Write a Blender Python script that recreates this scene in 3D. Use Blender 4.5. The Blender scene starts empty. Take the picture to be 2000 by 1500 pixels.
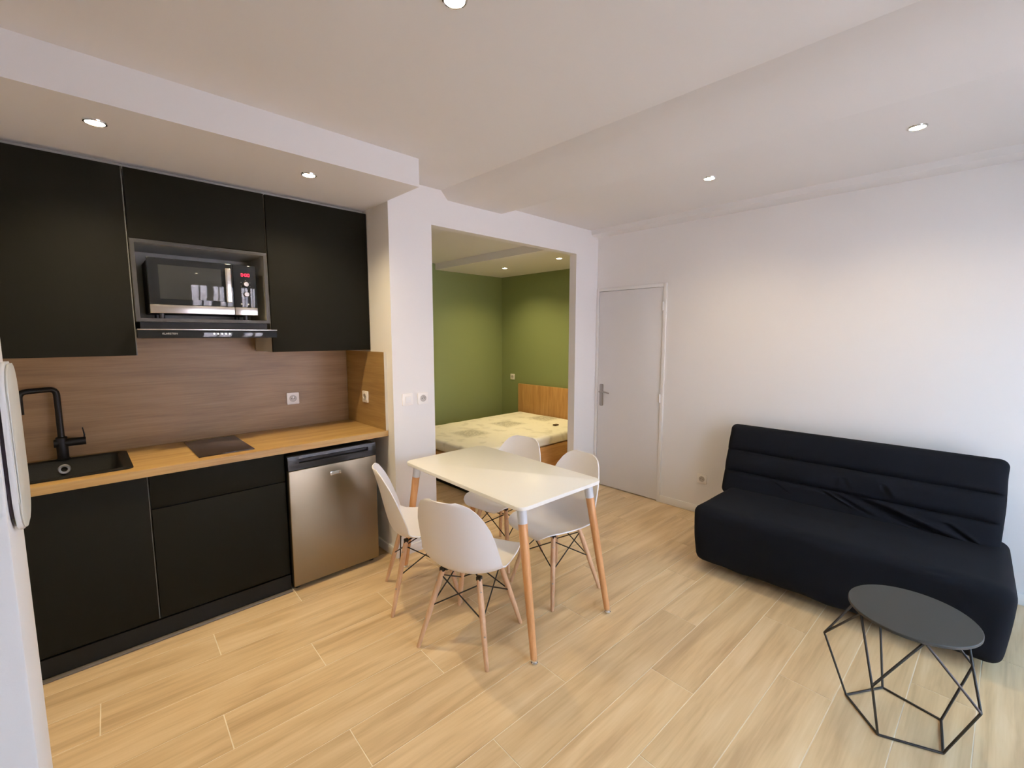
import bpy, bmesh, math, random
from mathutils import Vector, Matrix, noise
R = math.radians
rnd = random.Random(7)
scn = bpy.context.scene
COL = scn.collection

# ------------------------------------------------------------------ camera, sky, exposure
cam_d = bpy.data.cameras.new('camera')
cam_d.sensor_width = 36.0
cam_d.lens = 36.0 * 877.4 / 2000.0
cam_d.clip_start = 0.02
cam = bpy.data.objects.new('camera', cam_d)
COL.objects.link(cam)
def look(yaw, pitch, roll, loc):
    y, p, r = R(yaw), R(pitch), R(roll)
    fw = Vector((math.sin(-y)*math.cos(p), math.cos(y)*math.cos(p), math.sin(p)))
    rt = Vector((math.cos(y), math.sin(y), 0))
    up = rt.cross(fw)
    r2 = math.cos(r)*rt + math.sin(r)*up
    u2 = -math.sin(r)*rt + math.cos(r)*up
    M = Matrix((r2, u2, -fw)).transposed().to_4x4()
    M.translation = Vector(loc)
    return M
cam.matrix_world = look(-44.0491, -6.2292, -0.0264, (-1.5134, -3.3987, 1.5569))
scn.camera = cam

world = bpy.data.worlds.new('sky')
scn.world = world
world.use_nodes = True
WBG = world.node_tree.nodes['Background']
WBG.inputs[0].default_value = (0.40, 0.68, 1.0, 1)
WBG.inputs[1].default_value = 9.3
SUN_E = 28.0
sun_d = bpy.data.lights.new('sun', 'SUN'); sun_d.energy = SUN_E; sun_d.color = (1.0, 0.95, 0.88); sun_d.angle = R(0.5)
sun = bpy.data.objects.new('sun', sun_d); COL.objects.link(sun)
sun.rotation_euler = Vector((0.12, -1.0, -1.0)).to_track_quat('-Z', 'Y').to_euler()   # from over our roof onto the house opposite

scn.view_settings.view_transform = 'Standard'
scn.view_settings.look = 'None'
scn.view_settings.exposure = 0.26
scn.view_settings.gamma = 1.0
scn.view_settings.use_curve_mapping = False
try:
    scn.cycles.use_denoising = True
    scn.cycles.max_bounces = 10
    scn.cycles.diffuse_bounces = 6
    scn.cycles.sample_clamp_indirect = 6.0
except Exception:
    pass

WARM = (1.0, 0.81, 0.49)
BEDWARM = (1.0, 0.78, 0.42)
MAIN_W, KITCHEN_W, BED_W = 25.0, 51.0, 54.0
LAMP_GLOW = 40.0

# ------------------------------------------------------------------ room dimensions (metres)
XL, XC = -2.05, 2.3147           # left and right walls
YF = -4.60                       # window wall behind the photographer
YP, YP2 = -0.6814, -0.602        # front and back face of the wall with the wide opening
ZC = 2.571
XO0, XO1, ZO = 0.332, 1.9675, 2.322
BX0, BX1, BY1 = 0.15, 3.13, 1.62   # bedroom

# ------------------------------------------------------------------ materials
def newmat(name):
    m = bpy.data.materials.new(name); m.use_nodes = True
    nt = m.node_tree
    return m, nt, nt.nodes['Principled BSDF']
def plain(name, col, rough=0.5, metal=0.0, bump=0.0, bscale=200.0, vary=0.0, vscale=6.0, spec=0.5):
    m, nt, b = newmat(name)
    b.inputs['Base Color'].default_value = (*col, 1)
    b.inputs['Roughness'].default_value = rough
    b.inputs['Metallic'].default_value = metal
    b.inputs['Specular IOR Level'].default_value = spec
    tc = nt.nodes.new('ShaderNodeTexCoord')
    if bump:
        n = nt.nodes.new('ShaderNodeTexNoise'); n.inputs['Scale'].default_value = bscale
        n.inputs['Detail'].default_value = 3
        nt.links.new(tc.outputs['Object'], n.inputs['Vector'])
        bp = nt.nodes.new('ShaderNodeBump'); bp.inputs['Strength'].default_value = bump
        bp.inputs['Distance'].default_value = 0.002
        nt.links.new(n.outputs['Fac'], bp.inputs['Height'])
        nt.links.new(bp.outputs['Normal'], b.inputs['Normal'])
    if vary:
        n = nt.nodes.new('ShaderNodeTexNoise'); n.inputs['Scale'].default_value = vscale
        nt.links.new(tc.outputs['Object'], n.inputs['Vector'])
        rp = nt.nodes.new('ShaderNodeValToRGB')
        rp.color_ramp.elements[0].position = 0.3; rp.color_ramp.elements[1].position = 0.7
        rp.color_ramp.elements[0].color = (*[c*(1-vary) for c in col], 1)
        rp.color_ramp.elements[1].color = (*[min(1, c*(1+vary)) for c in col], 1)
        nt.links.new(n.outputs['Fac'], rp.inputs['Fac'])
        nt.links.new(rp.outputs['Color'], b.inputs['Base Color'])
    return m
def wood(name, c0, c1, c2, axis=0, stretch=14.0, scale=1.6, rough=0.45, per_object=0.0, fine=0.35, bump=0.05):
    """streaky grain running along one object axis; per_object shifts grain and tint for each piece"""
    m, nt, b = newmat(name)
    L = nt.links
    tc = nt.nodes.new('ShaderNodeTexCoord')
    oi = nt.nodes.new('ShaderNodeObjectInfo')
    sh = nt.nodes.new('ShaderNodeVectorMath'); sh.operation = 'SCALE'
    cmb = nt.nodes.new('ShaderNodeCombineXYZ')
    mul = nt.nodes.new('ShaderNodeMath'); mul.operation = 'MULTIPLY'; mul.inputs[1].default_value = 57.0 if per_object else 0.0
    L.new(oi.outputs['Random'], mul.inputs[0])
    for i in range(3): L.new(mul.outputs[0], cmb.inputs[i])
    add = nt.nodes.new('ShaderNodeVectorMath'); add.operation = 'ADD'
    L.new(tc.outputs['Object'], add.inputs[0]); L.new(cmb.outputs[0], add.inputs[1])
    mp = nt.nodes.new('ShaderNodeMapping')
    s = [stretch*scale]*3; s[axis] = scale
    mp.inputs['Scale'].default_value = s
    L.new(add.outputs[0], mp.inputs['Vector'])
    n1 = nt.nodes.new('ShaderNodeTexNoise'); n1.inputs['Scale'].default_value = 1.0
    n1.inputs['Detail'].default_value = 4; n1.inputs['Distortion'].default_value = 0.6
    L.new(mp.outputs[0], n1.inputs['Vector'])
    mp2 = nt.nodes.new('ShaderNodeMapping')
    s2 = [stretch*scale*7]*3; s2[axis] = scale*3
    mp2.inputs['Scale'].default_value = s2
    L.new(add.outputs[0], mp2.inputs['Vector'])
    n2 = nt.nodes.new('ShaderNodeTexNoise'); n2.inputs['Scale'].default_value = 1.0; n2.inputs['Detail'].default_value = 2
    L.new(mp2.outputs[0], n2.inputs['Vector'])
    mx = nt.nodes.new('ShaderNodeMath'); mx.operation = 'MULTIPLY_ADD'; mx.inputs[1].default_value = fine
    sub = nt.nodes.new('ShaderNodeMath'); sub.operation = 'SUBTRACT'; sub.inputs[1].default_value = 0.5
    L.new(n2.outputs['Fac'], sub.inputs[0]); L.new(sub.outputs[0], mx.inputs[0]); L.new(n1.outputs['Fac'], mx.inputs[2])
    rp = nt.nodes.new('ShaderNodeValToRGB')
    e = rp.color_ramp.elements
    e[0].position = 0.28; e[0].color = (*c0, 1)
    e[1].position = 0.72; e[1].color = (*c2, 1)
    k = e.new(0.5); k.color = (*c1, 1)
    L.new(mx.outputs[0], rp.inputs['Fac'])
    hsv = nt.nodes.new('ShaderNodeHueSaturation')
    mr = nt.nodes.new('ShaderNodeMapRange')
    mr.inputs['To Min'].default_value = 1 - per_object; mr.inputs['To Max'].default_value = 1 + per_object
    L.new(oi.outputs['Random'], mr.inputs['Value']); L.new(mr.outputs[0], hsv.inputs['Value'])
    L.new(rp.outputs['Color'], hsv.inputs['Color']); L.new(hsv.outputs[0], b.inputs['Base Color'])
    b.inputs['Roughness'].default_value = rough
    bp = nt.nodes.new('ShaderNodeBump'); bp.inputs['Strength'].default_value = bump; bp.inputs['Distance'].default_value = 0.001
    L.new(mx.outputs[0], bp.inputs['Height']); L.new(bp.outputs['Normal'], b.inputs['Normal'])
    return m
def glow(name, col, strength):
    m = bpy.data.materials.new(name); m.use_nodes = True
    nt = m.node_tree; nt.nodes.clear()
    e = nt.nodes.new('ShaderNodeEmission'); o = nt.nodes.new('ShaderNodeOutputMaterial')
    e.inputs[0].default_value = (*col, 1); e.inputs[1].default_value = strength
    nt.links.new(e.outputs[0], o.inputs[0])
    return m
def steel(name, col, rough, axis):
    """brushed metal with streaks along one axis"""
    m, nt, b = newmat(name)
    b.inputs['Metallic'].default_value = 1.0
    b.inputs['Base Color'].default_value = (*col, 1)
    tc = nt.nodes.new('ShaderNodeTexCoord'); mp = nt.nodes.new('ShaderNodeMapping')
    s = [160.0]*3; s[axis] = 2.0
    mp.inputs['Scale'].default_value = s
    nt.links.new(tc.outputs['Object'], mp.inputs['Vector'])
    n = nt.nodes.new('ShaderNodeTexNoise'); n.inputs['Scale'].default_value = 1.0
    nt.links.new(mp.outputs[0], n.inputs['Vector'])
    mr = nt.nodes.new('ShaderNodeMapRange'); mr.inputs['To Min'].default_value = rough-0.06; mr.inputs['To Max'].default_value = rough+0.08
    nt.links.new(n.outputs['Fac'], mr.inputs['Value']); nt.links.new(mr.outputs[0], b.inputs['Roughness'])
    bp = nt.nodes.new('ShaderNodeBump'); bp.inputs['Strength'].default_value = 0.04; bp.inputs['Distance'].default_value = 0.0005
    nt.links.new(n.outputs['Fac'], bp.inputs['Height']); nt.links.new(bp.outputs['Normal'], b.inputs['Normal'])
    return m

M_wall = plain('wall_paint', (0.80, 0.775, 0.755), 0.75, bump=0.08, bscale=350)
M_ceil = plain('ceiling_paint', (0.76, 0.735, 0.715), 0.8, bump=0.06, bscale=300)
M_green = plain('green_paint', (0.235, 0.285, 0.115), 0.7, bump=0.08, bscale=350)
M_trim = plain('white_trim_paint', (0.80, 0.78, 0.755), 0.35)
M_door = plain('door_paint', (0.74, 0.72, 0.71), 0.42)
M_tile = wood('wood_look_tile', (0.50, 0.34, 0.18), (0.65, 0.465, 0.255), (0.74, 0.56, 0.34), axis=0, stretch=9, scale=1.5, rough=0.34, per_object=0.05, fine=0.28, bump=0.08)
M_grout = plain('grout', (0.86, 0.76, 0.60), 0.8, vary=0.1, vscale=8)
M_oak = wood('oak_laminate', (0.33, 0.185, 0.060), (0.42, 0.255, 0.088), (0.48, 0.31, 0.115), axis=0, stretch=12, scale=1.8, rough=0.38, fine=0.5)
M_oak_y_shaded = wood('oak_laminate_side_shaded', (0.27, 0.155, 0.050), (0.34, 0.205, 0.070), (0.39, 0.25, 0.095), axis=1, stretch=12, scale=1.8, rough=0.38, fine=0.5)  # worktop oak for the side panel, some shade mixed into its colour
M_oak_shaded = wood('oak_laminate_shaded', (0.20, 0.112, 0.042), (0.245, 0.142, 0.055), (0.285, 0.172, 0.072), axis=0, stretch=12, scale=1.8, rough=0.42, fine=0.5)  # same oak as the worktop, colour darkened for shade under the wall cupboards
M_bedwood = wood('bed_oak', (0.40, 0.20, 0.065), (0.50, 0.27, 0.095), (0.58, 0.33, 0.13), axis=2, stretch=10, scale=2.0, rough=0.45, fine=0.5)
M_bedwood_x = wood('bed_oak_horizontal', (0.40, 0.20, 0.065), (0.50, 0.27, 0.095), (0.58, 0.33, 0.13), axis=0, stretch=10, scale=2.0, rough=0.45, fine=0.5)
M_beech = wood('beech_leg', (0.52, 0.30, 0.165), (0.62, 0.385, 0.225), (0.70, 0.46, 0.29), axis=2, stretch=10, scale=3.0, rough=0.4, per_object=0.05)
M_tableleg = wood('table_leg_beech', (0.50, 0.235, 0.085), (0.60, 0.30, 0.12), (0.67, 0.36, 0.16), axis=2, stretch=10, scale=3.0, rough=0.35, per_object=0.04)
M_front = plain('anthracite_front', (0.0095, 0.0088, 0.0058), 0.70, bump=0.03, bscale=500, spec=0.14)
M_plinth = plain('anthracite_plinth', (0.008, 0.0075, 0.006), 0.6, spec=0.25)
M_carcass = plain('pale_carcass', (0.62, 0.58, 0.50), 0.5)
M_niche = plain('grey_niche', (0.44, 0.42, 0.37), 0.3)
M_edge = plain('dark_grey_edge', (0.028, 0.026, 0.023), 0.45)
M_seam = plain('pale_edge_strip', (0.11, 0.105, 0.09), 0.5)
M_black = plain('black_plastic', (0.012, 0.012, 0.014), 0.3)
M_matblack = plain('matte_black', (0.006, 0.0055, 0.006), 0.45, spec=0.3)
M_granite = plain('black_composite', (0.006, 0.0055, 0.005), 0.55, vary=0.4, vscale=300, spec=0.25)
M_hob = plain('black_glass_hob', (0.030, 0.020, 0.017), 0.12)
M_gloss = plain('black_glass', (0.012, 0.014, 0.018), 0.04)
M_screen = plain('oven_window', (0.034, 0.037, 0.038), 0.05)
M_steel = steel('brushed_steel', (0.30, 0.255, 0.185), 0.34, 2)
M_strip = steel('steel_strip', (0.72, 0.68, 0.64), 0.22, 0)
M_bright = plain('bright_chrome', (0.92, 0.92, 0.92), 0.42, 1.0)
M_chrome = plain('chrome', (0.78, 0.78, 0.78), 0.12, 1.0)
M_nickel = plain('satin_nickel', (0.42, 0.39, 0.36), 0.38, 1.0)
M_whiteplastic = plain('white_plastic', (0.80, 0.78, 0.76), 0.35)
M_socket = plain('socket_white', (0.84, 0.80, 0.76), 0.3)
M_socketdark = plain('socket_recess', (0.50, 0.46, 0.42), 0.4)
M_hole = plain('socket_hole', (0.03, 0.03, 0.03), 0.6)
M_shell = plain('white_shell', (0.82, 0.79, 0.78), 0.38)
M_tabletop = plain('white_lacquer', (0.86, 0.83, 0.76), 0.30)
M_sleeve = plain('grey_sleeve', (0.62, 0.62, 0.63), 0.35)
M_wire = plain('black_wire', (0.014, 0.012, 0.011), 0.45)
M_disc = plain('charcoal_disc', (0.034, 0.034, 0.030), 0.55, bump=0.05, bscale=600)
M_fabric = plain('black_fabric', (0.0055, 0.0066, 0.0102), 0.9, bump=0.25, bscale=900, spec=0.18)
M_lens = glow('lamp_lens', (1.0, 0.88, 0.66), LAMP_GLOW)
M_led = glow('red_led', (1.0, 0.02, 0.05), 5.0)
M_white_led = glow('white_led', (1.0, 0.98, 0.92), 2.5)
M_print = plain('grey_print', (0.42, 0.42, 0.42), 0.5)
M_facade = plain('pink_render', (0.85, 0.67, 0.66), 0.8, vary=0.05, vscale=2)
M_tag = plain('brown_tag', (0.075, 0.04, 0.013), 0.5)
M_darkgloss = plain('dark_gloss', (0.022, 0.013, 0.026), 0.12)
M_glass, _nt, _b = newmat('window_glass')
_b.inputs['Base Color'].default_value = (1, 1, 1, 1); _b.inputs['Roughness'].default_value = 0.0
_b.inputs['Transmission Weight'].default_value = 1.0; _b.inputs['IOR'].default_value = 1.05

# quilted mattress ticking: pale cloth with three woven grey diamonds along its length
def mattress_mat():
    m, nt, b = newmat('mattress_ticking')
    L = nt.links; N = nt.nodes
    tc = N.new('ShaderNodeTexCoord'); sp = N.new('ShaderNodeSeparateXYZ')
    L.new(tc.outputs['Object'], sp.inputs[0])
    def math_(op, a, bb=None, c=None):
        n = N.new('ShaderNodeMath'); n.operation = op
        for i, v in enumerate((a, bb, c)):
            if v is None: continue
            if isinstance(v, (int, float)): n.inputs[i].default_value = v
            else: L.new(v, n.inputs[i])
        return n.outputs[0]
    mask = None
    for cx, cy in MEDALLIONS:
        dx = math_('ABSOLUTE', math_('SUBTRACT', sp.outputs['X'], cx))
        dy = math_('ABSOLUTE', math_('SUBTRACT', sp.outputs['Y'], cy))
        d = math_('MAXIMUM', math_('MULTIPLY', dx, 5.2), math_('MULTIPLY', dy, 5.2))
        s = N.new('ShaderNodeMapRange'); s.inputs['From Min'].default_value = 1.0; s.inputs['From Max'].default_value = 0.55
        L.new(d, s.inputs['Value'])
        mask = s.outputs[0] if mask is None else math_('MAXIMUM', mask, s.outputs[0])
    v = N.new('ShaderNodeTexVoronoi'); v.inputs['Scale'].default_value = 32
    L.new(tc.outputs['Object'], v.inputs['Vector'])
    w = N.new('ShaderNodeMapRange'); w.inputs['From Min'].default_value = 0.25; w.inputs['From Max'].default_value = 0.5
    L.new(v.outputs['Distance'], w.inputs['Value'])
    n = N.new('ShaderNodeTexNoise'); n.inputs['Scale'].default_value = 7; n.inputs['Detail'].default_value = 2
    L.new(tc.outputs['Object'], n.inputs['Vector'])
    sc = N.new('ShaderNodeMapRange'); sc.inputs['From Min'].default_value = 0.56; sc.inputs['From Max'].default_value = 0.66
    sc.inputs['To Max'].default_value = 0.35
    L.new(n.outputs['Fac'], sc.inputs['Value'])
    f = math_('MAXIMUM', math_('MULTIPLY', mask, math_('MULTIPLY_ADD', w.outputs[0], 0.5, 0.4)), sc.outputs[0])
    mx = N.new('ShaderNodeMix'); mx.data_type = 'RGBA'
    L.new(f, mx.inputs['Factor'])
    mx.inputs['A'].default_value = (0.86, 0.83, 0.72, 1); mx.inputs['B'].default_value = (0.47, 0.45, 0.36, 1)
    L.new(mx.outputs['Result'], b.inputs['Base Color'])
    b.inputs['Roughness'].default_value = 0.75
    return m
MEDALLIONS = [(1.62, 0.52), (2.30, 0.62), (2.90, 0.55)]
M_mattress = mattress_mat()

# ------------------------------------------------------------------ mesh helpers
def finish(bm, name, mat, parent=None, smooth=40.0, loc=None, rot=None):
    bmesh.ops.recalc_face_normals(bm, faces=bm.faces[:])
    me = bpy.data.meshes.new(name)
    bm.to_mesh(me); bm.free()
    if smooth:
        me.polygons.foreach_set('use_smooth', [True]*len(me.polygons))
        me.set_sharp_from_angle(angle=R(smooth))
    for mm in (mat if isinstance(mat, (list, tuple)) else [mat]):
        me.materials.append(mm)
    o = bpy.data.objects.new(name, me)
    COL.objects.link(o)
    if loc: o.location = loc
    if rot: o.rotation_euler = rot
    if parent is not None: o.parent = parent
    return o
def box(bm, x0, x1, y0, y1, z0, z1, bev=0.0, seg=2):
    r = bmesh.ops.create_cube(bm, size=1.0)
    vs = r['verts']
    for v in vs:
        v.co = Vector((x0 + (v.co.x+.5)*(x1-x0), y0 + (v.co.y+.5)*(y1-y0), z0 + (v.co.z+.5)*(z1-z0)))
    if bev:
        es = list({e for v in vs for e in v.link_edges})
        bmesh.ops.bevel(bm, geom=es, offset=bev, segments=seg, profile=0.5, affect='EDGES')
    return bm
def B(x0, x1, y0, y1, z0, z1, bev=0.0, seg=2):
    return box(bmesh.new(), x0, x1, y0, y1, z0, z1, bev, seg)
def rod(bm, a, b, r0, r1=None, n=12, caps=True):
    a, b = Vector(a), Vector(b); r1 = r0 if r1 is None else r1
    d = (b-a).normalized(); t = Vector((0, 0, 1)) if abs(d.z) < .9 else Vector((1, 0, 0))
    u = d.cross(t).normalized(); w = d.cross(u)
    A = [bm.verts.new(a + r0*(math.cos(2*math.pi*i/n)*u + math.sin(2*math.pi*i/n)*w)) for i in range(n)]
    Bv = [bm.verts.new(b + r1*(math.cos(2*math.pi*i/n)*u + math.sin(2*math.pi*i/n)*w)) for i in range(n)]
    for i in range(n):
        bm.faces.new((A[i], A[(i+1) % n], Bv[(i+1) % n], Bv[i]))
    if caps:
        bm.faces.new(A[::-1]); bm.faces.new(Bv)
    return bm
def RD(a, b, r0, r1=None, n=12): return rod(bmesh.new(), a, b, r0, r1, n)
def tube(bm, pts, r, n=12):
    pts = [Vector(p) for p in pts]; rings = []; up = None
    for i, p in enumerate(pts):
        d = (pts[min(i+1, len(pts)-1)] - pts[max(i-1, 0)]).normalized()
        if up is None:
            up = d.orthogonal().normalized()
        up = (up - d*up.dot(d)).normalized(); w = d.cross(up)
        rr = r[i] if isinstance(r, (list, tuple)) else r
        rings.append([bm.verts.new(p + rr*(math.cos(2*math.pi*k/n)*up + math.sin(2*math.pi*k/n)*w)) for k in range(n)])
    for i in range(len(rings)-1):
        for k in range(n):
            bm.faces.new((rings[i][k], rings[i][(k+1) % n], rings[i+1][(k+1) % n], rings[i+1][k]))
    bm.faces.new(rings[0][::-1]); bm.faces.new(rings[-1])
    return bm
def lathe(bm, prof, n=32, M=None):
    rings = []
    for r, z in prof:
        if r < 1e-6:
            rings.append([bm.verts.new((0, 0, z))])
        else:
            rings.append([bm.verts.new((r*math.cos(2*math.pi*i/n), r*math.sin(2*math.pi*i/n), z)) for i in range(n)])
    for a, b in zip(rings, rings[1:]):
        if len(a) == 1 and len(b) == 1: continue
        for i in range(n):
            j = (i+1) % n
            if len(a) == 1: bm.faces.new((a[0], b[i], b[j]))
            elif len(b) == 1: bm.faces.new((a[i], a[j], b[0]))
            else: bm.faces.new((a[i], a[j], b[j], b[i]))
    if M is not None:
        bmesh.ops.transform(bm, matrix=M, verts=[v for rg in rings for v in rg])
    return bm
def rounded_rect(w, h, r, n=6):
    pts = []
    for cx, cy, a0 in ((w/2-r, h/2-r, 0), (-w/2+r, h/2-r, 90), (-w/2+r, -h/2+r, 180), (w/2-r, -h/2+r, 270)):
        for i in range(n+1):
            a = R(a0 + 90*i/n); pts.append((cx + r*math.cos(a), cy + r*math.sin(a)))
    return pts
def prism(bm, pts, z0, z1, M=None, bev=0.0):
    a = [bm.verts.new((x, y, z0)) for x, y in pts]; b = [bm.verts.new((x, y, z1)) for x, y in pts]
    n = len(pts)
    f0 = bm.faces.new(a[::-1]); f1 = bm.faces.new(b)
    for i in range(n): bm.faces.new((a[i], a[(i+1) % n], b[(i+1) % n], b[i]))
    vs = a + b
    if bev:
        es = list(f0.edges) + list(f1.edges)
        g = bmesh.ops.bevel(bm, geom=es, offset=bev, segments=2, profile=0.5, affect='EDGES')
        vs = [v for v in bm.verts]
    if M is not None: bmesh.ops.transform(bm, matrix=M, verts=list(set(vs)))
    return bm
def rbox(size, r, n, deform=None):
    """rounded box with a regular grid of vertices, centred on the origin"""
    bm = bmesh.new(); sx, sy, sz = [s/2 for s in size]; nx, ny, nz = n
    cache = {}
    def V(i, j, k):
        key = (i, j, k)
        if key not in cache:
            p = Vector((-sx + 2*sx*i/nx, -sy + 2*sy*j/ny, -sz + 2*sz*k/nz))
            c = Vector((max(-sx+r, min(sx-r, p.x)), max(-sy+r, min(sy-r, p.y)), max(-sz+r, min(sz-r, p.z))))
            d = p - c
            if d.length > 1e-9:
                m_ = max(abs(d.x), abs(d.y), abs(d.z))
                p = c + d.normalized()*m_
            cache[key] = bm.verts.new(deform(p) if deform else p)
        return cache[key]
    for i in range(nx):
        for j in range(ny):
            for k in (0, nz): bm.faces.new((V(i, j, k), V(i+1, j, k), V(i+1, j+1, k), V(i, j+1, k)))
    for i in range(nx):
        for k in range(nz):
            for j in (0, ny): bm.faces.new((V(i, j, k), V(i+1, j, k), V(i+1, j, k+1), V(i, j, k+1)))
    for j in range(ny):
        for k in range(nz):
            for i in (0, nx): bm.faces.new((V(i, j, k), V(i, j+1, k), V(i, j+1, k+1), V(i, j, k+1)))
    return bm
def structure(o, label=None):
    o['kind'] = 'structure'
    if label: o['label'] = label
    return o
def thing(name, label, cat, loc=(0, 0, 0), rz=0.0, group=None):
    o = bpy.data.objects.new(name, None); COL.objects.link(o)
    o.empty_display_size = 0.05
    o.location = loc; o.rotation_euler = (0, 0, rz)
    o['label'] = label; o['category'] = cat
    if group: o['group'] = group
    return o
def tag(o, label, cat, group=None):
    o['label'] = label; o['category'] = cat
    if group: o['group'] = group
    return o
def dup(root, loc, rz, label):
    r = root.copy(); COL.objects.link(r); r.location = loc; r.rotation_euler = (0, 0, rz); r['label'] = label
    for ch in list(root.children):
        c = ch.copy(); COL.objects.link(c); c.parent = r
        for g in list(ch.children):
            d = g.copy(); COL.objects.link(d); d.parent = c
    return r
def text(body, size, M, mat, parent, name='lettering', extrude=0.0002, align='CENTER'):
    cu = bpy.data.curves.new(name, 'FONT'); cu.body = body; cu.size = size; cu.extrude = extrude
    cu.align_x = align; cu.align_y = 'CENTER'
    cu.materials.append(mat)
    tmp = bpy.data.objects.new(name, cu); COL.objects.link(tmp)
    bpy.context.view_layer.update()
    me = bpy.data.meshes.new_from_object(tmp.evaluated_get(bpy.context.evaluated_depsgraph_get()))
    bpy.data.objects.remove(tmp); me.materials.clear(); me.materials.append(mat)
    o = bpy.data.objects.new(name, me); COL.objects.link(o); o.parent = parent
    o.matrix_local = M
    return o
FACE_MY = Matrix(((1, 0, 0), (0, 0, -1), (0, 1, 0))).to_4x4()      # local xy drawn on a plane that faces -y, local z towards -y
FACE_MX = Matrix(((0, 0, -1), (-1, 0, 0), (0, 1, 0))).to_4x4()     # faces -x
FACE_PX = Matrix(((0, 0, 1), (1, 0, 0), (0, 1, 0))).to_4x4()       # faces +x
def at(M, x, y, z):
    return Matrix.Translation((x, y, z)) @ M

# ------------------------------------------------------------------ floor of wood-look tiles
def clip(poly, rect):
    x0, x1, y0, y1 = rect
    for ax, lim, sgn in ((0, x0, 1), (0, x1, -1), (1, y0, 1), (1, y1, -1)):
        out = []
        for i in range(len(poly)):
            p, q = poly[i], poly[(i+1) % len(poly)]
            dp, dq = sgn*(p[ax]-lim), sgn*(q[ax]-lim)
            if dp >= 0: out.append(p)
            if dp*dq < 0:
                t = dp/(dp-dq); out.append((p[0]+t*(q[0]-p[0]), p[1]+t*(q[1]-p[1])))
        poly = out
        if len(poly) < 3: return []
    return poly
def area(p):
    return abs(sum(p[i][0]*p[(i+1) % len(p)][1]-p[(i+1) % len(p)][0]*p[i][1] for i in range(len(p))))/2
bm = bmesh.new()
box(bm, XL-.1, XC+.1, YF-.1, YP2, -0.12, -0.0016)
box(bm, XL-.1, BX0, YP2, 0.1, -0.12, -0.0016)
box(bm, BX0, BX1+.1, YP2, BY1+.1, -0.12, -0.0016)
floor = structure(finish(bm, 'floor', M_grout, smooth=0))
TROT, TP, TLEN, TW = R(-2.15), 0.2075, 1.248, 0.0042
KNOWN = {-6: -1.157, -5: -.345, -4: -.80, -3: -1.215, -2: -.41, -1: .393, 0: -.034, 1: -.458, 2: .33, 3: -.096, 4: .737, 5: .29, 6: 1.125}
ca, sa = math.cos(TROT), math.sin(TROT)
full = None
for r in range(-19, 13):
    y_hi = -2.02 - TP*r; y_lo = y_hi - TP            # row edges at x = 0
    off = KNOWN.get(r, rnd.uniform(0, TLEN))
    for k in range(-4, 5):
        xa = off + k*TLEN; xb = xa + TLEN
        g = TW/2
        loc = [(xa+g, y_lo+g), (xb-g, y_lo+g), (xb-g, y_hi-g), (xa+g, y_hi-g)]
        yo = -2.02
        poly = [(x*ca - (y-yo)*sa, yo + x*sa + (y-yo)*ca) for x, y in loc]
        for rect in ((XL, XC, YF, YP2), (XL, BX0, YP2, 0.0), (BX0, BX1, YP2, BY1)):
            c = clip(poly, rect)
            if len(c) < 3 or area(c) < 0.004: continue
            if c and min(p[1] for p in c) > -0.55 and max(p[0] for p in c) < 0.0: continue   # under the kitchen units
            cx = sum(p[0] for p in c)/len(c); cy = sum(p[1] for p in c)/len(c)
            cc, ss = math.cos(-TROT), math.sin(-TROT)
            pts = [((x-cx)*cc-(y-cy)*ss, (x-cx)*ss+(y-cy)*cc) for x, y in c]
            is_full = abs(area(c)-(TLEN-TW)*(TP-TW)) < 1e-4
            if is_full and full is not None:
                o = bpy.data.objects.new('tile', full); COL.objects.link(o)
            else:
                bm = bmesh.new(); prism(bm, pts, -0.0016, 0.0)
                o = finish(bm, 'tile', M_tile, smooth=0)
                if is_full: full = o.data
            o.location = (cx, cy, 0); o.rotation_euler = (0, 0, TROT); o.parent = floor

# ------------------------------------------------------------------ walls
bm = bmesh.new()                                       # window wall behind the photographer, two tall openings
WZ = 2.16
WIN = [(-0.56, 0.56), (0.95, 1.90)]
xs = XL-.1
for a, b in WIN:
    box(bm, xs, a, YF-.14, YF, 0, ZC); box(bm, a, b, YF-.14, YF, WZ, ZC); xs = b
box(bm, xs, XC+.14, YF-.14, YF, 0, ZC)
structure(finish(bm, 'wall_front', M_wall, smooth=0))
structure(finish(B(XL-.1, XL, YF, 0.1, 0, ZC), 'wall_left', M_wall, smooth=0))
# kitchen back wall, its short end wall (pillar) and the wall with the wide opening to the bedroom
structure(finish(B(XL, 0.0, 0.0, 0.10, 0, ZC), 'wall_back', M_wall, smooth=0))
bm = bmesh.new()
box(bm, 0.0, BX0, YP, BY1, 0, ZC+.05)
box(bm, BX0, XO0, YP, YP2, 0, ZC+.05)
box(bm, XO1, XC, YP, YP2, 0, ZC+.05)
box(bm, XO0, XO1, YP, YP2, ZO, ZC+.05)
structure(finish(bm, 'wall_opening', M_wall, smooth=0))
# right wall with the shallow recess of the door
DY0, DY1, DZ = -0.712, -1.405, 1.988
bm = bmesh.new()
box(bm, XC+.05, XC+.14, YF, YP2, 0, ZC)
box(bm, XC, XC+.05, YF, DY1, 0, ZC); box(bm, XC, XC+.05, DY1, DY0, DZ, ZC); box(bm, XC, XC+.05, DY0, YP2, 0, ZC)
structure(finish(bm, 'wall_right', M_wall, smooth=0))
# bedroom walls
structure(finish(B(BX0, BX1+.1, BY1, BY1+.1, 0, ZC), 'wall_bedroom_back', M_green, smooth=0))
structure(finish(B(BX1, BX1+.1, YP2-.1, BY1, 0, ZC), 'wall_bedroom_right', M_green, smooth=0))
structure(finish(B(XC+.14, BX1, YP2-.1, YP2, 0, ZC), 'wall_bedroom_front', M_wall, smooth=0))
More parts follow.
